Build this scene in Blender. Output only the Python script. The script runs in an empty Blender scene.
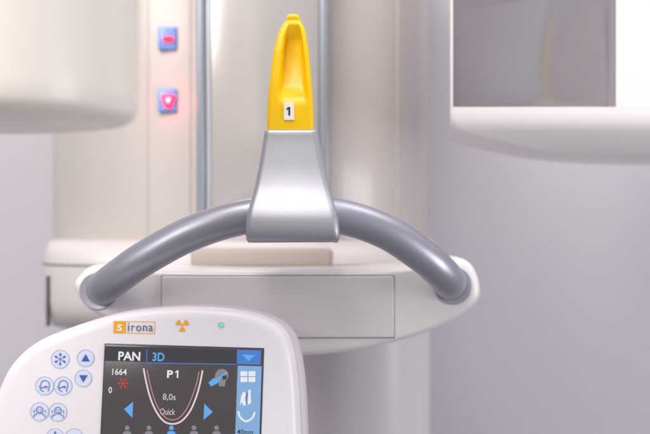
import bpy, bmesh, math
from mathutils import Vector
C = bpy.context.scene.collection
R = math.radians
K0, D, ZC = 0.0012, 1.3, 1.2

def W(px, py, Y):
    f = K0*(D+Y)/D
    return Vector(((px-325)*f, Y, ZC+(217-py)*f))
def WX(px, Y): return W(px, 0, Y).x
def WZ(py, Y): return W(0, py, Y).z

# ------------------------------------------------------------------ materials
def lin(c):
    return tuple(((v/255)/12.92 if v/255 <= .04045 else ((v/255+.055)/1.055)**2.4) for v in c)+(1,)
def pm(name, rgb, rough=.4, metal=0, coat=0, bump=0, scale=400, var=.04, emit=0, sss=0, alpha=1, spec=.5):
    m = bpy.data.materials.new(name); m.use_nodes = True
    nt = m.node_tree; b = nt.nodes['Principled BSDF']
    col = lin(rgb)
    b.inputs['Roughness'].default_value = rough
    b.inputs['Metallic'].default_value = metal
    b.inputs['Coat Weight'].default_value = coat
    b.inputs['Coat Roughness'].default_value = .12
    b.inputs['Alpha'].default_value = alpha
    b.inputs['Specular IOR Level'].default_value = spec
    tc = nt.nodes.new('ShaderNodeTexCoord')
    n = nt.nodes.new('ShaderNodeTexNoise'); n.inputs['Scale'].default_value = 9; n.inputs['Detail'].default_value = 6
    nt.links.new(tc.outputs['Object'], n.inputs['Vector'])
    mx = nt.nodes.new('ShaderNodeMix'); mx.data_type = 'RGBA'
    mx.inputs[6].default_value = tuple(c*(1-var) for c in col[:3])+(1,)
    mx.inputs[7].default_value = tuple(min(1, c*(1+var)) for c in col[:3])+(1,)
    nt.links.new(n.outputs['Fac'], mx.inputs[0])
    if emit:
        b.inputs['Base Color'].default_value = (.01, .01, .01, 1)
        nt.links.new(mx.outputs[2], b.inputs['Emission Color'])
        b.inputs['Emission Strength'].default_value = emit
    else:
        nt.links.new(mx.outputs[2], b.inputs['Base Color'])
    if sss:
        b.inputs['Subsurface Weight'].default_value = sss
        b.inputs['Subsurface Radius'].default_value = (.01, .006, .002)
        b.inputs['Subsurface Scale'].default_value = .5
    if bump:
        n2 = nt.nodes.new('ShaderNodeTexNoise'); n2.inputs['Scale'].default_value = scale; n2.inputs['Detail'].default_value = 3
        nt.links.new(tc.outputs['Object'], n2.inputs['Vector'])
        bp = nt.nodes.new('ShaderNodeBump'); bp.inputs['Strength'].default_value = bump; bp.inputs['Distance'].default_value = .0006
        nt.links.new(n2.outputs['Fac'], bp.inputs['Height'])
        nt.links.new(bp.outputs['Normal'], b.inputs['Normal'])
    return m
M = dict(
 wall=pm('wall_paint', (197,193,201), .85, bump=.25, scale=60, var=.02),
 warm=pm('warm_grey_white_lacquer', (188,181,177), .33, coat=.35, var=.015),
 stem=pm('lilac_white_lacquer', (218,211,217), .45, coat=.1, var=.012),
 base=pm('soft_white_lacquer', (204,198,198), .42, coat=.15, var=.012),
 white=pm('white_lacquer', (233,229,230), .36, coat=.25, var=.012),
 drum=pm('cream_lacquer', (246,238,229), .4, coat=.2, var=.008),
 panel=pm('white_plastic', (234,230,236), .38, coat=.15, bump=.08, scale=700, var=.01),
 side=pm('grey_plastic', (202,194,203), .45, var=.02),
 drawer=pm('pale_grey_panel', (222,217,219), .4, var=.015),
 grey=pm('blue_grey_metal_paint', (172,173,186), .38, metal=.75, coat=.05, bump=.14, scale=1400, var=.03),
 silver=pm('silver_metal_paint', (186,186,195), .39, metal=.72, coat=.0, bump=.3, scale=1700, var=.02),
 collar=pm('pale_grey_ring', (184,185,196), .42, metal=.4, var=.03),
 yellow=pm('yellow_plastic', (253,205,4), .33, coat=.15, var=.02, sss=.12, spec=.35),
 seam=pm('dark_seam', (120,116,122), .7),
 dark=pm('darker_seam', (84,80,86), .7),  # dark tone of the seam line on the housing flank
 glass=pm('smoked_glass', (160,155,162), .05, coat=.5, var=.01, alpha=.40),
 plate=pm('added_mirror_metal', (236,234,238), .075, metal=1, var=.01),  # bright metal of the mirror added inside the sensor head
 mirror=pm('satin_mirror_strip', (202,198,195), .16, metal=.5, coat=.3, var=.02),
 edge=pm('grey_aluminium', (150,156,166), .36, metal=.4, var=.03),
 trim=pm('light_aluminium', (190,196,202), .3, metal=.4, var=.02),
 beige=pm('shaded_beige_strip', (166,156,148), .5),  # beige darkened to stand in for the shaded recess below the mirror
 ledp=pm('blue_lamp_plate', (106,146,212), .35, coat=.4),
 ledoff=pm('red_lamp_dim', (255,30,52), .3, emit=2.2),
 ledon=pm('red_lamp_lit', (255,24,54), .3, emit=5),
 ledhot=pm('red_lamp_core', (255,130,150), .3, emit=5),
 green=pm('green_lamp', (60,225,110), .3, emit=1.2),
 paper=pm('white_label', (248,246,244), .6),
 ink=pm('black_ink', (28,26,30), .6),
 orange=pm('orange_print', (244,172,34), .5),
 greyp=pm('grey_print', (112,108,112), .5),
 bluep=pm('blue_print', (66,92,178), .5),
 slate=pm('slate_blue_print', (112,138,190), .5),
 btn=pm('button_membrane', (216,223,242), .55, var=.01),
 ringp=pm('button_outline', (184,193,222), .55),
 scr=pm('screen_dark', (72,64,67), .25, coat=.25, emit=1, var=.12),
 scrh=pm('screen_header', (54,53,60), .25, coat=.25, emit=1, var=.08),
 bez=pm('screen_bezel', (66,66,74), .4),
 sw=pm('screen_white', (232,230,232), .3, emit=1),
 sw2=pm('screen_pinkish_white', (226,210,212), .3, emit=1),
 sb=pm('screen_blue', (90,168,232), .3, emit=1),
 sbd=pm('screen_deep_blue', (68,122,198), .3, emit=1),
 sbl=pm('screen_strip_blue', (126,170,214), .3, emit=1),
 sr=pm('screen_red', (204,64,54), .3, emit=1),
 sp=pm('screen_pink', (196,140,142), .3, emit=1),
 sg=pm('screen_grey', (196,192,196), .3, emit=1),
 sgd=pm('screen_mid_grey', (132,130,140), .3, emit=1),
)

# ------------------------------------------------------------------ helpers
ORG = {}
def mk(name, V, F, m, parent=None, smooth=True, angle=35):
    o_ = ORG.get(parent.name, Vector()) if parent else Vector()
    me = bpy.data.meshes.new(name)
    me.from_pydata([tuple(Vector(v)-o_) for v in V], [], F)
    bm = bmesh.new(); bm.from_mesh(me)
    bmesh.ops.remove_doubles(bm, verts=bm.verts, dist=1e-6)
    if len(F) > 1: bmesh.ops.recalc_face_normals(bm, faces=bm.faces)
    bm.to_mesh(me); bm.free()
    for p in me.polygons: p.use_smooth = smooth
    if smooth: me.set_sharp_from_angle(angle=R(angle))
    ob = bpy.data.objects.new(name, me); C.objects.link(ob)
    me.materials.append(m)
    if parent: ob.parent = parent; ORG[ob.name] = o_
    return ob
def mkflat(name, V, F, m, parent):      # flat sheet, keeps its winding
    o_ = ORG.get(parent.name, Vector())
    me = bpy.data.meshes.new(name); me.from_pydata([tuple(Vector(v)-o_) for v in V], [], F)
    ob = bpy.data.objects.new(name, me); C.objects.link(ob); me.materials.append(m)
    ob.parent = parent; ORG[ob.name] = o_
    return ob
def thing(name, label, cat, loc, group=None, local=False):
    o = bpy.data.objects.new(name, None); C.objects.link(o); o.location = loc
    o.empty_display_size = .05
    o['label'] = label; o['category'] = cat
    if group: o['group'] = group
    ORG[o.name] = Vector() if local else Vector(loc)
    return o
def loft(rings, cap=True):
    n = len(rings[0]); V = [v for r in rings for v in r]; F = []
    for i in range(len(rings)-1):
        for j in range(n):
            a, b = i*n+j, i*n+(j+1) % n
            F.append((a, b, b+n, a+n))
    if cap:
        F.append(tuple(range(n))); F.append(tuple(range((len(rings)-1)*n, len(rings)*n)))
    return V, F
def rr(cx, cy, hx, hy, r, n=6):
    P = []
    r = min(r, hx*.999, hy*.999)
    for k, (sx, sy) in enumerate(((1, 1), (-1, 1), (-1, -1), (1, -1))):
        for i in range(n+1):
            a = math.pi/2*(k+i/n)
            P.append((cx+sx*(hx-r)+r*math.cos(a), cy+sy*(hy-r)+r*math.sin(a)))
    return P
def rbox(name, x0, x1, y0, y1, z0, z1, r, m, parent, seg=3):
    bm = bmesh.new(); bmesh.ops.create_cube(bm, size=1)
    for v in bm.verts:
        v.co = Vector(((x0+x1)/2+v.co.x*(x1-x0), (y0+y1)/2+v.co.y*(y1-y0), (z0+z1)/2+v.co.z*(z1-z0)))
    if r: bmesh.ops.bevel(bm, geom=list(bm.edges), offset=r, segments=seg, profile=.5, affect='EDGES')
    bm.verts.index_update()
    V = [v.co.copy() for v in bm.verts]; F = [tuple(v.index for v in f.verts) for f in bm.faces]; bm.free()
    return mk(name, V, F, m, parent)
def sweep(pts, rad, n=28, cap=True):
    rings = []; up = Vector((0, -1, 0))
    for i, p in enumerate(pts):
        t = (pts[min(i+1, len(pts)-1)]-pts[max(i-1, 0)]).normalized()
        u = (up-t*up.dot(t)).normalized(); v = t.cross(u); up = u
        r = rad[i] if isinstance(rad, (list, tuple)) else rad
        rings.append([p+u*r*math.cos(2*math.pi*k/n)+v*r*math.sin(2*math.pi*k/n) for k in range(n)])
    return loft(rings, cap)
def catmull(P, per=8, closed=False):
    P = [Vector(p) for p in P]; n = len(P); out = []
    rng = range(n) if closed else range(n-1)
    for i in rng:
        g = (lambda k: P[k % n]) if closed else (lambda k: P[max(0, min(n-1, k))])
        p0, p1, p2, p3 = g(i-1), g(i), g(i+1), g(i+2)
        for s in range(per):
            t = s/per
            out.append(.5*((2*p1)+(p2-p0)*t+(2*p0-5*p1+4*p2-p3)*t*t+(3*p1-p0-3*p2+p3)*t**3))
    if not closed: out.append(P[-1])
    return out
def inset(P, d):
    n = len(P); out = []
    A = sum(P[i].x*P[(i+1) % n].y-P[(i+1) % n].x*P[i].y for i in range(n))
    s = 1 if A > 0 else -1
    for i in range(n):
        t = (P[(i+1) % n]-P[i-1]).normalized()
        out.append(P[i]+Vector((-t.y, t.x))*d*s)
    return out
def text2d(s, bold=.0):
    cu = bpy.data.curves.new('t', 'FONT'); cu.body = s; cu.size = 1; cu.offset = bold; cu.resolution_u = 4
    ob = bpy.data.objects.new('t', cu); C.objects.link(ob)
    dg = bpy.context.evaluated_depsgraph_get(); dg.update()
    me = bpy.data.meshes.new_from_object(ob.evaluated_get(dg))
    V = [(v.co.x, v.co.y) for v in me.vertices]; F = [tuple(p.vertices) for p in me.polygons]
    bpy.data.objects.remove(ob); bpy.data.curves.remove(cu); bpy.data.meshes.remove(me)
    x0 = min(v[0] for v in V); x1 = max(v[0] for v in V); y0 = min(v[1] for v in V); y1 = max(v[1] for v in V)
    return [((x-(x0+x1)/2)/(x1-x0), (y-(y0+y1)/2)/(y1-y0)) for x, y in V], F
def lerp(tab, x):
    for (a, u), (b, v) in zip(tab, tab[1:]):
        if (a-x)*(b-x) <= 0:
            t = (x-a)/(b-a) if b != a else 0
            return u+(v-u)*t
    return tab[0][1] if abs(x-tab[0][0]) < abs(x-tab[-1][0]) else tab[-1][1]

# ------------------------------------------------------------------ setting
wl = mk('wall', [(-2.2,.85,0),(2.2,.85,0),(2.2,.85,2.7),(-2.2,.85,2.7)], [(0,1,2,3)], M['wall'], None, smooth=False)
wl['kind'] = 'structure'

# ------------------------------------------------------------------ rear stand
col = thing('machine_stand', 'tall pale machine stand against the wall with upright mirror strip and two red lamps', 'machine stand', (WX(239,.34), .55, .75))
def drumring(cx, hx, yf, ys, yb, z, pw=2.3, n=56):
    # a rounded front (half a flattened oval) running back into straight flanks
    P = []
    for i in range(n+1):
        a = math.pi-math.pi*i/n
        ca, sa = math.cos(a), math.sin(a)
        P.append(Vector((cx+hx*math.copysign(abs(ca)**(2/pw), ca), ys-(ys-yf)*abs(sa)**(2/pw), z)))
    P += [Vector((cx+hx, yb, z)), Vector((cx-hx, yb, z))]
    return P
YF, YS_ = .312, .56
hx_ = (WX(432,.47)-WX(45,.47))/2; cx_ = (WX(432,.47)+WX(45,.47))/2
mk('stand_housing', *loft([drumring(cx_,hx_,YF,YS_,.847,WZ(250,.34)), drumring(cx_,hx_,YF,YS_,.847,WZ(-120,.34))]), M['warm'], col)
def yfront(x):
    u = min(1, abs((x-cx_)/hx_)); return YS_-(YS_-YF)*(1-u**2.3)**(1/2.3)
hx2 = (WX(440,.36)-WX(42,.36))/2; cx2 = (WX(440,.36)+WX(42,.36))/2
PW2 = 3.6; YA, YB2 = .262, .42
def yfront2(x):
    u = min(1, abs((x-cx2)/hx2)); return YB2-(YB2-YA)*(1-u**PW2)**(1/PW2)
Z0, Z1 = WZ(332,.3), WZ(240,.3)
rings = []
for z, d in ((Z0,.05),(Z0+.003,.034),(Z0+.010,.018),(Z0+.020,.008),(Z0+.032,.002),(Z0+.045,0),(Z1-.035,0),(Z1-.024,.002),(Z1-.014,.007),(Z1-.006,.016),(Z1-.002,.026),(Z1,.045)):
    rings.append(drumring(cx2,hx2-d*.3,YA+d,YB2+d*.3,.846,z,PW2))
lh = mk('lower_housing', *loft(rings), M['base'], col, angle=50)
zb_ = WZ(264,.3)
mk('housing_band', *loft([drumring(cx2,hx2+.0012,YA-.0012,YB2,.846,zb_-.0022,PW2), drumring(cx2,hx2+.0012,YA-.0012,YB2,.846,zb_,PW2)], False), M['seam'], lh)
yy = .36
for _ in range(8): yy = yfront2(WX(49,yy))
mk('flank_seam', *sweep([Vector((WX(48.5,yy), yy-.002, WZ(326-5*i,yy))) for i in range(11)], .0030, 10), M['dark'], lh)
# mirror
YM = .294
zt = WZ(-120,.3); zb = WZ(245,.3); zf = WZ(228,.3)
mir = rbox('mirror', WX(206,YM), WX(319,YM), YM, .33, zb, zt, .001, M['mirror'], col)
rbox('mirror_frame', WX(197,YM), WX(205.5,YM), YM-.010, .33, zf, zt, .004, M['edge'], col)
rbox('mirror_frame', WX(319.5,YM), WX(329,YM), YM-.010, .33, zf, zt, .004, M['edge'], col)
rbox('mirror_inner_strip', WX(206.5,YM), WX(210.5,YM), YM-.004, YM-.0005, zf, zt, .001, M['trim'], mir)
rbox('mirror_base', WX(193,YM), WX(332,YM), YM-.034, .33, WZ(267,.28), WZ(248,.28), .006, M['beige'], col)
for px in (148, 190, 398):
    yy = .335
    for _ in range(6): yy = yfront(WX(px,yy))
    rbox('trim_strip', WX(px-.6,yy), WX(px+.6,yy), yy-.0014, yy+.006, WZ(242,.33), zt, .0006, M['warm'], col)
# indicator lamps
def prismxz(name, pts, y0, y1, m, parent):
    return mk(name, *loft([[Vector((x,y0,z)) for x,z in pts],[Vector((x,y1,z)) for x,z in pts]]), m, parent)
for py, mm, hot in ((38, 'ledoff', 0), (100, 'ledon', 1)):
    y = .318
    pl = rbox('indicator_lamp', WX(158.5,y), WX(177.5,y), y-.006, y+.024, WZ(py+12.5,y), WZ(py-11,y), .003, M['ledp'], col)
    c = W(168.5, py+1, y-.007)
    if hot:
        t = [(c.x-.0105,c.z+.0075),(c.x-.006,c.z+.0085),(c.x+.006,c.z+.0085),(c.x+.0105,c.z+.0075),(c.x+.004,c.z-.0085),(c.x,c.z-.0105),(c.x-.004,c.z-.0085)]
        ln = prismxz('lamp_lens', t, y-.011, y-.0055, M[mm], pl)
        t = [(c.x-.0045,c.z+.0045),(c.x+.0045,c.z+.0045),(c.x+.001,c.z-.0035),(c.x-.001,c.z-.0035)]
        prismxz('lamp_core', t, y-.0135, y-.0105, M['ledhot'], pl)
    else:
        t = [(c.x+.0085*math.cos(a*math.pi/12), c.z+.0036*math.sin(a*math.pi/12)) for a in range(24)]
        prismxz('lamp_lens', t, y-.010, y-.0055, M[mm], pl)
    pt = bpy.data.lights.new('indicator_glow', 'POINT'); pt.energy = .045 if hot else .012; pt.color = (1,.03,.08); pt.shadow_soft_size = .004
    po = bpy.data.objects.new('indicator_glow', pt); C.objects.link(po); po.location = (c.x, y-.022, c.z)

# ------------------------------------------------------------------ patient support: shelf, drawer, handle, holder
sup = thing('patient_support', 'white crescent shelf with arched grey handle bar and silver holder in the middle', 'patient support', (WX(291,.1), .15, WZ(434,.15)))
YS = .03
out = [(73,289),(78,275),(96,265),(150,268),(220,270),(300,270),(380,268),(430,262),(456,257),(473,265),(481,284),(479,302),(458,319),(420,336),(380,347),(340,354),(300,357),(250,355),(190,346),(135,331),(90,312)]
o2 = [Vector((WX(a,YS), WZ(b,YS))) for a, b in catmull([Vector((a,b)) for a, b in out], 6, True)]
rings = []
for d, y in ((.0095,YS),(.0065,YS+.0007),(.0040,YS+.0025),(.0020,YS+.0058),(.0006,YS+.0105),(0,YS+.017),(0,YS+.05),(.004,YS+.15),(.008,YS+.28)):
    rings.append([Vector((p.x, y, p.y)) for p in inset(o2, d)])
shelf = mk('shelf', *loft(rings), M['white'], sup)
rbox('drawer_gap', WX(161.2,YS), WX(394.6,YS), YS-.0012, YS+.004, WZ(338.2,YS), WZ(275.2,YS), .0008, M['seam'], shelf)
rbox('drawer_front', WX(162,YS), WX(393.8,YS), YS-.006, YS+.003, WZ(337.2,YS), WZ(276,YS), .002, M['drawer'], sup)
pix = [(102,289.5,.05),(105,286.5,.016),(121,274.5,-.006),(145,258,-.02),(190,234,-.032),(240,218,-.04),(291,212,-.042),(342,217,-.04),(386,232,-.032),(422,255.5,-.02),(440,271,-.006),(449,281.5,.016),(451,284.5,.05)]
path = catmull([W(a,b,y) for a, b, y in pix], 8)
mk('handle_bar', *sweep(path, .0205, 48), M['grey'], sup)
for e in (path[0], path[-1]):
    rg = []
    for y, r in ((YS+.022,.0238),(YS-.0008,.0238),(YS-.0019,.0233),(YS-.0022,.0224),(YS-.0016,.0212)):
        rg.append([Vector((e.x+math.cos(2*math.pi*k/48)*r, y, e.z+math.sin(2*math.pi*k/48)*r)) for k in range(48)])
    mk('handle_collar', *loft(rg), M['collar'], sup)
# holder block
spec = [(243,-.086,43.5),(241.5,-.0915,45.2),(238,-.0955,46.4),(230,-.0978,46.6),(219,-.0965,45.4),(210,-.0930,43.7),(202,-.0882,41.5),(194,-.0835,39.4),(184,-.0788,37),(170,-.0740,34.2),(154,-.070,31.2),(140,-.067,28.8),(131,-.0655,27.4),(128.6,-.0635,26.6),(127.8,-.0605,25)]
prof = catmull([Vector((a,b*1000,c)) for a,b,c in spec], 4)
rings = []
for v in prof:
    py, yf, hw = v.x, v.y/1000, v.z
    cxp = 290.5+2.5*max(0, min(1, (py-128)/110))
    k = K0*(D-.08)/D; yb = .012
    z = WZ(py, -.08); r = .0075
    ring = rr(WX(cxp,-.08), (yf+yb)/2, hw*k, (yb-yf)/2, r, 8)
    cz = []
    for x, y in ring:
        q = (x-WX(cxp,-.08))/(hw*k)
        lift = .006*(1-q*q)*max(0, min(1, (py-225)/18))
        cz.append(Vector((x, y, z+lift)))
    rings.append(cz)
mk('holder_block', *loft(rings), M['silver'], sup, angle=50)
# broad round pedestal under the shelf
pc, ph = (WX(292,.42)+WX(431,.42))/2, (WX(431,.42)-WX(292,.42))/2
mk('support_stem', *loft([drumring(pc,ph,.29,.46,.846,.72,2.3), drumring(pc,ph,.29,.46,.846,WZ(328,.30),2.3)]), M['stem'], sup)

# ------------------------------------------------------------------ yellow bite support
yl = thing('bite_support', 'bright yellow upright bite support with scooped front standing in the silver holder', 'bite support', W(290.5,128,-.03))
YB = -.036
left = [(130,267),(118,267),(95,268),(70,270.5),(50,273),(35,276),(26,279.5),(21.5,282.5),(18.5,285),(16,285.6),(13.5,286.2),(11.8,287.8),(10.9,290)]
right = [(130,313.5),(118,313.5),(95,312.5),(70,310.5),(50,308.5),(35,306.5),(26,304.5),(21.5,302.4),(18.5,300.4),(16,299.8),(13.5,299.2),(11.8,297.6),(10.9,295)]
chan = [tuple(v) for v in catmull([Vector((a,b*1000)) for a,b in ((130,0),(120,0),(106,.0004),(98,.0030),(91,.0085),(82,.0135),(68,.0160),(52,.0165),(40,.0135),(32,.008),(25,.0025),(21,0),(12,0))], 5)]
chan = [(a, max(0,b/1000)) for a, b in chan]
front = [(130,-.062),(105,-.0605),(80,-.058),(50,-.052),(30,-.046),(21,-.043),(18,-.041),(14,-.042),(10.9,-.038)]
back = [(130,-.02),(80,-.022),(40,-.022),(20,-.026),(10.9,-.034)]
rings = []
N = 120
for i in range(N+1):
    t = i/N
    py = 130-(130-10.9)*(1-(1-t)**1.5)
    a, b = lerp(left,py), lerp(right,py); yf, yb = lerp(front,py), lerp(back,py); ch = lerp(chan,py)
    xa, xb = WX(a,YB-.02), WX(b,YB-.02); c = (xa+xb)/2; h = (xb-xa)/2; z = WZ(py, YB-.02)
    ring = []
    r = min(.005, h*.5, (yb-yf)*.45)
    base = rr(c, (yf+yb)/2, h, (yb-yf)/2, r, 6)
    for x, y in base[:21]: ring.append(Vector((x,y,z)))
    xl, xr = c-h+r, c+h-r
    wd = xr-xl
    wl_, wr_ = xl+wd*.14, xr+wd*.03
    for q in range(1, 30):
        u = q/30
        x = xl+wd*u
        s = min(1, max(0, (x-wl_)/(wd*.13)))*min(1, max(0, (wr_-x)/(wd*.16)))
        s = s*s*(3-2*s)
        bow = 1-.25*((x-c)/h)**2
        ring.append(Vector((x, yf+ch*s*bow, z)))
    for x, y in base[21:]: ring.append(Vector((x,y,z)))
    rings.append(ring)
mk('bite_tower', *loft(rings), M['yellow'], yl, angle=60)
yy = -.0625
lab = rbox('number_label', WX(284,yy), WX(294,yy), yy-.0006, yy+.002, WZ(120,yy), WZ(102.5,yy), .0003, M['paper'], yl, 1)
ONE = [(-.05,-.5),(.16,-.5),(.16,.5),(.0,.5),(-.3,.3),(-.3,.12),(-.05,.27)]      # digit 1, unit height
mkflat('lettering', [(WX(288.9,yy)+x*.0088, yy-.0012, WZ(111.2,yy)+y*.0098) for x, y in ONE], [tuple(range(7))], M['ink'], lab)

# ------------------------------------------------------------------ control panel
YP = -.10; KP = K0*(D+YP)/D; TH = R(1.7)
cp = thing('control_panel', 'white tilted control panel with colour touch screen and round blue symbol buttons', 'control panel', W(150,400,YP), local=True)
cp.rotation_euler = (R(-5), TH, 0)
def L(px, py):
    dx, dz = (px-150)*KP, (400-py)*KP
    return Vector((dx*math.cos(TH)-dz*math.sin(TH), dx*math.sin(TH)+dz*math.cos(TH)))
def P3(v, y): return (v.x, y, v.y)
out = [(60,331),(112,315),(160,309),(205,308),(245,312),(271,321),(285,334),(292,355),(296,385),(298,420),(299,455),(294,480),(270,491),(150,493),(40,490),(5,480),(-12,450),(-10,415),(0,383),(12,362),(32,344)]
o2 = catmull([L(a,b) for a, b in out], 6, True)
rings = []
for d, y, sh in ((.0135,0,0),(.008,.0006,0),(.004,.0022,0),(.0014,.005,0),(.0,.0095,0),(-.001,.014,.0015)):
    rings.append([Vector((p.x+sh, y, p.y)) for p in inset(o2, d)])
hs = mk('panel_housing', *loft(rings), M['panel'], cp, angle=60)
rings = []
for d, y, sh in ((.002,.0138,.001),(-.003,.0165,.005),(-.0045,.024,.0065),(-.003,.036,.0065),(.006,.046,.003),(.02,.05,0)):
    rings.append([Vector((p.x+sh, y, p.y-.001)) for p in inset(o2, d)])
mk('rear_shell', *loft(rings), M['side'], cp, angle=60)
mk('swivel_arm', *sweep([Vector((.05,.045,-.02)),Vector((.06,.08,-.01)),Vector((.08,.12,.01)),Vector((.09,.15,.035))], .016, 20), M['side'], cp)

def fixwind(pts):
    A = sum(pts[i][0]*pts[(i+1)%len(pts)][1]-pts[(i+1)%len(pts)][0]*pts[i][1] for i in range(len(pts)))
    return pts if A < 0 else pts[::-1]
def rect(name, x0, y0, x1, y1, m, parent, y):     # axis-aligned in the panel's own frame
    c = L((x0+x1)/2,(y0+y1)/2); hx=(x1-x0)/2*KP; hy=(y1-y0)/2*KP
    return mkflat(name, [(c.x-hx,y,c.y-hy),(c.x+hx,y,c.y-hy),(c.x+hx,y,c.y+hy),(c.x-hx,y,c.y+hy)], [(0,1,2,3)], m, parent)
def shapes(name, items, m, parent, y):            # several 2D shapes of the panel face in one flat mesh
    V, F = [], []
    for it in items:
        k = it[0]
        if k == 'poly':
            p = fixwind(it[1]); b = len(V); V += [P3(L(*q), y) for q in p]; F.append(tuple(range(b, b+len(p))))
        elif k == 'disc':
            _, cx, cy, r = it; b = len(V); n = 24
            V += [P3(L(cx+r*math.cos(2*math.pi*i/n), cy-r*math.sin(2*math.pi*i/n)), y) for i in range(n)]; F.append(tuple(range(b,b+n)))
        elif k in ('ring', 'arc'):
            if k == 'ring': _, cx, cy, r, w = it; a0, a1, n = 0, 360, 36
            else: _, cx, cy, r, w, a0, a1 = it; n = 18
            b = len(V)
            for i in range(n+1):
                a = R(a0+(a1-a0)*i/n)
                for q in (r-w/2, r+w/2): V.append(P3(L(cx+q*math.cos(a), cy-q*math.sin(a)), y))
            F += [(b+2*i, b+2*i+1, b+2*i+3, b+2*i+2) for i in range(n)]
        elif k == 'line':
            _, pts, w = it
            if len(pts) > 2: pts = [tuple(v) for v in catmull([Vector(p) for p in pts], 6)]
            b = len(V); n = len(pts)
            for i in range(n):
                t = (Vector(pts[min(i+1,n-1)])-Vector(pts[max(i-1,0)])).normalized(); nn = Vector((-t.y,t.x))*w/2
                for s in (1,-1): V.append(P3(L(pts[i][0]+s*nn.x, pts[i][1]+s*nn.y), y))
            F += [(b+2*i, b+2*i+2, b+2*i+3, b+2*i+1) for i in range(n-1)]
        elif k == 'text':
            _, s, cx, cy, w, h, bold = it
            c = L(cx,cy); b = len(V)
            if s == '1':
                V += [(c.x+x*h*.9*KP, y, c.y+z*h*KP) for x, z in ONE]; F.append(tuple(range(b,b+7)))
            else:
                v2, f2 = text2d(s, bold)
                V += [(c.x+x*w*KP, y, c.y+z*h*KP) for x, z in v2]; F += [tuple(i+b for i in f) for f in f2]
    return mkflat(name, V, F, m, parent)

# printed header marks
lg = shapes('logo', [('poly',[(112.5,321.5),(124.5,321.5),(124.5,333.5),(112.5,333.5)])], M['orange'], cp, -.0006)
shapes('lettering', [('text','s',118.5,328,5.2,6.6,.01)], M['paper'], lg, -.0010)
shapes('lettering', [('text','i',127.4,327.3,1.3,8.4,.0),('text','r',131.9,328.7,3.2,5.9,.004),('text','o',137.7,328.7,5.0,6.0,.004),('text','n',144.0,328.7,4.4,5.9,.004),('text','a',149.8,328.8,4.3,6.0,.004)], M['greyp'], lg, -.0010)
shapes('logo_outline', [('line',[(124.5,321.9),(154.0,322.2)],.6),('line',[(124.5,333.2),(153.7,334.0)],.6),('line',[(154.0,322.0),(153.6,334.2)],.6)], M['orange'], lg, -.0008)
shapes('radiation_symbol', [('disc',181.5,325.5,1.3)]+[('arc',181.5,325.5,4.4,4.2,a-30,a+30) for a in (30,150,270)], M['orange'], cp, -.0006)
c = L(220.5,325.5)
shapes('status_light_rim', [('ring',220.5,325.5,2.6,1.0)], M['ringp'], cp, -.0005)
rg=[]
for rr_, y in ((.0019,.0),(.0017,-.0008),(.001,-.0013),(.0003,-.0015)):
    rg.append([Vector((c.x+rr_*math.cos(2*math.pi*k/16), y, c.y+rr_*math.sin(2*math.pi*k/16))) for k in range(16)])
mk('status_light', *loft(rg), M['green'], cp)

# round buttons with symbols
def tri(cx, cy, r, up):
    s = -1 if up else 1
    return ('poly', [(cx-r,cy-s*r*.75),(cx+r,cy-s*r*.75),(cx,cy+s*r*.95)])
def side_face(cx, cy):      # head in profile, with a bite line
    return [('line',[(cx+3.6,cy+5.6),(cx+4.2,cy+2.4),(cx+4.8,cy-1.6),(cx+2.6,cy-4.8),(cx-1,cy-5.2),(cx-3.4,cy-3.2),(cx-4,cy-.8),(cx-5.2,cy+1.2),(cx-4,cy+1.8),(cx-4.1,cy+4),(cx-2,cy+4.8),(cx-.6,cy+5.6)],.9),
            ('line',[(cx-4,cy+2.2),(cx+1,cy+.8)],1.2),('disc',cx+1.6,cy+1,1.3)]
def front_face(cx, cy):     # head from the front, on a pair of shoulders
    return [('ring',cx,cy-1.6,3.3,.9),('line',[(cx-6,cy+5.6),(cx-4.6,cy+3),(cx-2.2,cy+2.3)],1.0),('line',[(cx+6,cy+5.6),(cx+4.6,cy+3),(cx+2.2,cy+2.3)],1.0),
            ('line',[(cx-1.6,cy-.2),(cx,cy+.5),(cx+1.6,cy-.2)],.8),('disc',cx-1.3,cy-2.2,.6),('disc',cx+1.3,cy-2.2,.6),('line',[(cx-5.6,cy-2),(cx-5.6,cy+1)],.8),('line',[(cx+5.6,cy-2),(cx+5.6,cy+1)],.8)]
def star(cx, cy):
    o = [('disc',cx,cy,1.5)]
    for k in range(6):
        a = R(60*k+30); o.append(('line',[(cx+2.6*math.cos(a),cy+2.6*math.sin(a)),(cx+5.6*math.cos(a),cy+5.6*math.sin(a))],1.3))
        o.append(('disc',cx+5.0*math.cos(a),cy+5.0*math.sin(a),1.2))
    return o
btns = [(59.5,359.5,9.2,star,'slate'),(85,358.5,8.6,lambda a,b:[tri(a,b,4.2,True)],'bluep'),(44.5,386,9.2,side_face,'slate'),(62.8,386,9.2,side_face,'slate'),(83,378.5,8.6,lambda a,b:[tri(a,b,4.2,False)],'bluep'),(40,411.5,9.2,front_face,'slate'),(58.3,412,9.2,front_face,'slate'),(56,437,9,star,'slate'),(75,437,9,lambda a,b:[tri(a,b,4,True)],'bluep')]
for bx, by, br, fn, mm in btns:
    c = L(bx,by); rg = []
    for q, y in ((br,.0004),(br-.2,-.0002),(br-.6,-.0003),(br-2.2,-.0003)):
        rg.append([Vector((c.x+q*KP*math.cos(2*math.pi*k/40), y, c.y+q*KP*math.sin(2*math.pi*k/40))) for k in range(40)])
    b = mk('button', *loft(rg), M['btn'], cp, angle=60)
    shapes('button_outline', [('ring',bx,by,br-.2,.8)], M['ringp'], b, -.0006)
    shapes('button_symbol', fn(bx,by), M[mm], b, -.0009)

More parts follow.
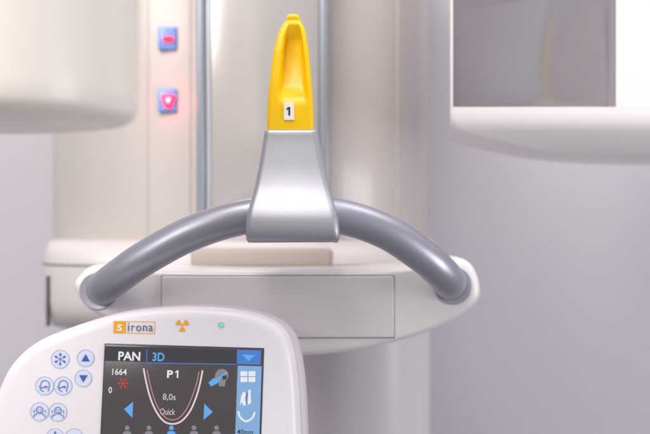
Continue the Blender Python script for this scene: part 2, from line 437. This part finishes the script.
# screen
SX0, SY0, SX1, SY1 = 103.5, 347.5, 261, 452
def srect(name, x0,y0,x1,y1,y0d,y1d,m,par):
    c=L((x0+x1)/2,(y0+y1)/2); hx=(x1-x0)/2*KP; hy=(y1-y0)/2*KP
    return rbox(name,c.x-hx,c.x+hx,y0d,y1d,c.y-hy,c.y+hy,.0004,m,par,2)
srect('screen_bezel', SX0-1.4,SY0-1.4,SX1+1.4,SY1+1.4,-.0010,.004,M['bez'],cp)
scr = srect('screen', SX0,SY0,SX1,SY1,-.0016,.003,M['scr'],cp)
y1, y2, y3 = -.0019, -.0023, -.0027
rect('header_band', 104.2, 348.2, 236.5, 363, M['scrh'], scr, y1)
shapes('tab_outline', [('line',[(146.5,349.5),(146.5,363.2)],.9),('line',[(146.5,363.2),(236,364.6)],.9)], M['sbd'], scr, y2)
shapes('tab_lettering', [('text','PAN',129,356.4,22,8.8,.025)], M['sw'], scr, y2)
shapes('tab_lettering', [('text','3D',158.2,357.2,12,8.6,.02)], M['sb'], scr, y2)
ic = rect('icon_column', 236.3, 366.2, 260.4, 451, M['sbl'], scr, y1)
tb = rect('menu_button', 236.8, 350.4, 260.6, 364.6, M['sbd'], scr, y1)
shapes('menu_arrow', [('poly',[(242,355),(255,355.3),(248.5,361.5)])], M['sb'], tb, y2)
shapes('grid_icon', [('poly',[(240.5+a,371.5+b),(247.3+a,371.5+b),(247.3+a,376.3+b),(240.5+a,376.3+b)]) for a in (0,8) for b in (0,5.8)], M['sw'], ic, y2)
shapes('tooth_icon', [('poly',[(241,397),(243.5,391.5),(246,393),(245,398),(246.2,405),(243.5,405.5),(242,402),(240,405)])], M['sw'], ic, y2)
shapes('tooth_icon', [('poly',[(248.5,390),(251,389.5),(250.6,394),(251.5,402),(249,404.5),(247.2,404),(248.2,397)])], M['sw'], ic, y2)
shapes('tooth_icon_line', [('line',[(247.3,392.5),(246.8,398),(247.3,404)],.9)], M['bluep'], ic, y3)
shapes('arch_icon', [('line',[(238.5,411),(240.5,417),(246.5,421),(252.5,417.5),(255,412)],1.9)], M['sw'], ic, y2)
shapes('icon_lettering', [('text','40mm',245.5,431.5,16,5.2,.01)], M['ink'], ic, y2)
shapes('counter_lettering', [('text','1664',119.5,372,14.5,6.2,.01),('text','0',110.5,390,3.4,6,.01)], M['sw'], scr, y2)
shapes('program_lettering', [('text','P',170,374.3,5.8,7.6,.03),('text','1',177.2,374.3,3.4,7.6,0)], M['sw'], scr, y2)
shapes('time_lettering', [('text','8,0s',169.5,397.3,13,7,.006),('text','Quick',168,412,15,7.4,.006)], M['sg'], scr, y2)
u1 = [(143.5,368.5),(146,381),(150,396),(156,410),(164,420.5),(172.5,423.5),(181.5,421),(190,411.5),(196,398),(200,384),(202.5,370.5)]
u2 = [(147,370),(150,383),(154,397),(159.5,409),(166,417),(172.5,419.5),(179.5,417.5),(186.5,409.5),(192,397.5),(196.5,384),(199,372)]
ar = shapes('arch_diagram', [('line',u1,1.6)], M['sw2'], scr, y2)
shapes('arch_inner_line', [('line',u2,.9)], M['sp'], ar, y3)
shapes('left_arrow', [('poly',[(133.5,401.5),(133,417.5),(124.5,409)])], M['sb'], scr, y2)
shapes('right_arrow', [('poly',[(204.5,403.5),(204,419.5),(213,411.8)])], M['sb'], scr, y2)
sd = [('disc',123.5,383.3,1.3)]
for k in range(6):
    a = R(60*k); sd += [('line',[(123.5+1.8*math.cos(a),383.3+1.8*math.sin(a)),(123.5+4.8*math.cos(a),383.3+4.8*math.sin(a))],.9),('disc',123.5+4.4*math.cos(a),383.3+4.4*math.sin(a),1.0)]
shapes('radiation_icon', sd, M['sr'], scr, y2)
hd = shapes('head_icon', [('poly',[(215.4,373.5),(218,370),(222.5,369),(226.5,370.6),(228.4,374),(228,378),(225.6,381),(225,386.4),(219,386.4),(218.4,382.4),(216,380.2),(214.8,377.6)])], M['sgd'], scr, y2)
shapes('head_icon_detail', [('poly',[(208.5,383),(213,378.6),(219,377.6),(221,379.6),(217,383.6),(211.5,386.6)]),('line',[(219,378),(223.5,374.6),(227.4,372.6)],1.5)], M['sb'], hd, y3)
shapes('head_icon_shade', [('poly',[(222.4,376),(226.4,375.4),(227,379),(223,380.4)])], M['bez'], hd, y3-.0003)
for px, mm in ((149.5,'sgd'),(172,'sb'),(194.5,'sgd'),(128,'sgd'),(217,'sgd')):
    shapes('patient_icon', [('disc',px,427.4,2.3),('poly',[(px-4.6,439),(px-4.4,433),(px-2.6,430.6),(px+2.6,430.6),(px+4.4,433),(px+4.6,439)])], M[mm], scr, y2)

# ------------------------------------------------------------------ tube head, upper left
YD = -.42
cd = W(-22, 130, YD); kd = K0*(D+YD)/D; RD = 158*kd
dr = thing('tube_head', 'big round cream white machine head hanging at upper left, closest to the lens', 'machine head', (cd.x, YD, cd.z))
def lathe(prof, n=96):
    return loft([[Vector((cd.x+r*math.cos(2*math.pi*k/n), YD+r*math.sin(2*math.pi*k/n), z)) for k in range(n)] for r, z in prof])
zz = WZ(108, YD)
mk('head_shell', *lathe([(RD, zz+.42),(RD, zz+.01),(RD-.0006, zz+.0015)]+[(RD-.0012-.014*(1-math.cos(R(a))), zz-.001-.011*math.sin(R(a))) for a in range(0,91,9)]+[(RD-.030, zz-.0122)]), M['drum'], dr, angle=60)
mk('bottom_cover', *lathe([(RD-.029, zz-.011),(RD-.0305, zz-.0132),(RD-.034, zz-.0138),(RD*.2, zz-.0140)]), M['drum'], dr, angle=60)

# ------------------------------------------------------------------ sensor head, upper right
YH = .10; YE = D+YH
sh = thing('sensor_head', 'white machine head with smoked glass window at upper right', 'machine head', (WX(600,YH+.1), YH+.1, WZ(160,YH)))
x1 = WX(800,YH); zt = WZ(-130,YH)
DH = .26; yback = YH+DH
ltab = [(-130,450),(118,450),(124,450.6),(128.5,453),(132,459),(136,470),(141.5,487),(148.5,510),(153.5,533),(157.5,565),(160,605),(161,640)]
ftab = [(-130,0),(113,0),(119,.0010),(124,.0030),(129,.0065),(134,.012),(141,.021),(148,.032),(154,.046),(158,.062),(160,.078),(161,.09)]
rings = []
for py in (-130,100,113,116,119,122,124.5,127,129,131,133,135.5,138,141,144,147,150,152.5,154.5,156.5,158,159.2,160.2,161):
    fy = lerp(ftab,py); xl = lerp(ltab,py)
    yfr = YH+fy; z = WZ(py, yfr); xa = WX(xl, yfr)
    rad = .005+min(.03, fy*1.2)
    yb_ = yback-fy*.6
    ring = []
    for x, y in rr((xa+x1)/2, (yfr+yb_)/2, (x1-xa)/2, (yb_-yfr)/2, rad, 8):
        ring.append(Vector((x+max(0, (y-yfr))/YE*xa*1.05*max(0, (x1-x)/(x1-xa)), y, z)))
    rings.append(ring)
hb = mk('head_shell', *loft(rings), M['white'], sh, angle=50)
wx0, wx1, wz0, wz1 = WX(453,YH), WX(616,YH), WZ(106.8,YH), WZ(-99,YH)
ca = []
DC = .235
for z in (wz0, wz1):
    ca.append([Vector((wx0,YH-.05,z)),Vector((wx1,YH-.05,z)),Vector((wx1,YH+DC,z)),Vector((wx0*(1+DC*1.05/YE),YH+DC,z)),Vector((wx0,YH,z))])
cut = mk('cutter', *loft(ca), M['side'], sh)
md = hb.modifiers.new('opening', 'BOOLEAN'); md.operation = 'DIFFERENCE'; md.object = cut; md.solver = 'EXACT'
dg = bpy.context.evaluated_depsgraph_get(); dg.update()
nm = bpy.data.meshes.new_from_object(hb.evaluated_get(dg)); hb.modifiers.clear(); hb.data = nm
bpy.data.objects.remove(cut)
for p in nm.polygons: p.use_smooth = True
nm.set_sharp_from_angle(angle=R(40))
# added mirror behind the glass, slanted and bowed to reflect the yellow bite support
a = R(34); lean = math.tan(R(6.8)); off = .036
wdt = (wx1-wx0-off/YE*wx0-.006)/(math.cos(a)+wx0*1.05*math.sin(a)/YE)
dxv = Vector((-math.cos(a), math.sin(a), 0)); nrm = Vector((-math.sin(a), -math.cos(a), 0))
zlo, zhi = wz0+.001, wz0+.155
p0 = Vector((wx1-.001, YH+off, 0)); s0 = .090; zm = wz0+.035
V = []; F = []; NS, NZ = 40, 30
for j in range(NZ+1):
    z = zlo+(zhi-zlo)*j/NZ
    for i in range(NS+1):
        s = wdt*i/NS
        dep = -((s-s0)**2)/(2*1.0)-7.0*(s-s0)*(z-zm)**2
        q = p0+dxv*s+nrm*(lean*(z-zlo)+dep)
        V.append(Vector((min(q.x, wx1-.0005), max(q.y, YH+.004), z)))
for j in range(NZ):
    for i in range(NS):
        b = j*(NS+1)+i; F.append((b, b+1, b+NS+2, b+NS+1))
mk('added_mirror_plate', V, F, M['plate'], sh, angle=80)
rbox('window', wx0+.0004, wx1-.0004, YH-.0006, YH+.0022, wz0+.0004, wz1-.0004, .0006, M['glass'], sh)

# ------------------------------------------------------------------ light
w = bpy.data.worlds.new('World'); bpy.context.scene.world = w; w.use_nodes = True
nt = w.node_tree; bg = nt.nodes['Background']
tc = nt.nodes.new('ShaderNodeTexCoord'); sp_ = nt.nodes.new('ShaderNodeSeparateXYZ'); mr = nt.nodes.new('ShaderNodeMapRange'); rp = nt.nodes.new('ShaderNodeValToRGB')
nt.links.new(tc.outputs['Generated'], sp_.inputs[0]); nt.links.new(sp_.outputs['Z'], mr.inputs['Value'])
mr.inputs['From Min'].default_value = -1; mr.inputs['From Max'].default_value = 1
rp.color_ramp.elements[0].color = (.41,.385,.395,1); rp.color_ramp.elements[1].color = (.98,.96,1,1)
nt.links.new(mr.outputs[0], rp.inputs[0]); nt.links.new(rp.outputs[0], bg.inputs['Color'])
bg.inputs['Strength'].default_value = .58
def area(name, loc, target, size, energy, col):
    l = bpy.data.lights.new(name, 'AREA'); l.energy = energy; l.size = size; l.color = col; l.shape = 'SQUARE'
    o = bpy.data.objects.new(name, l); C.objects.link(o); o.location = loc
    o.rotation_euler = (Vector(target)-Vector(loc)).to_track_quat('-Z','Y').to_euler()
area('ceiling_lamp', (-.5,-1.0,2.7), (0,0,1.2), 1.0, 30, (1,.96,.915))
area('ceiling_lamp_rear', (.7,-.1,2.7), (.4,.5,1.0), .8, 7, (1,.95,.96))
area('wall_fill', (1.9,-.9,1.0), (.3,.7,.95), .9, 16, (.96,.945,1))  # unseen fill, added to brighten the wall and stem at lower right
area('front_fill', (-1.7,-2.3,2.5), (-.2,0,1.15), 1.2, 50, (1,.96,.91))  # unseen fill behind the camera, added to lift the front faces

cam = bpy.data.cameras.new('camera'); co = bpy.data.objects.new('camera', cam); C.objects.link(co)
co.location = (0,-D,ZC); co.rotation_euler = (R(90),0,0)
cam.lens = 36*D/(650*K0); cam.sensor_width = 36; cam.clip_end = 50; cam.clip_start = .05
cam.dof.use_dof = True; cam.dof.focus_distance = D-.08; cam.dof.aperture_fstop = 2.8
sc = bpy.context.scene; sc.camera = co
sc.view_settings.view_transform = 'Standard'; sc.view_settings.look = 'None'; sc.view_settings.exposure = 0
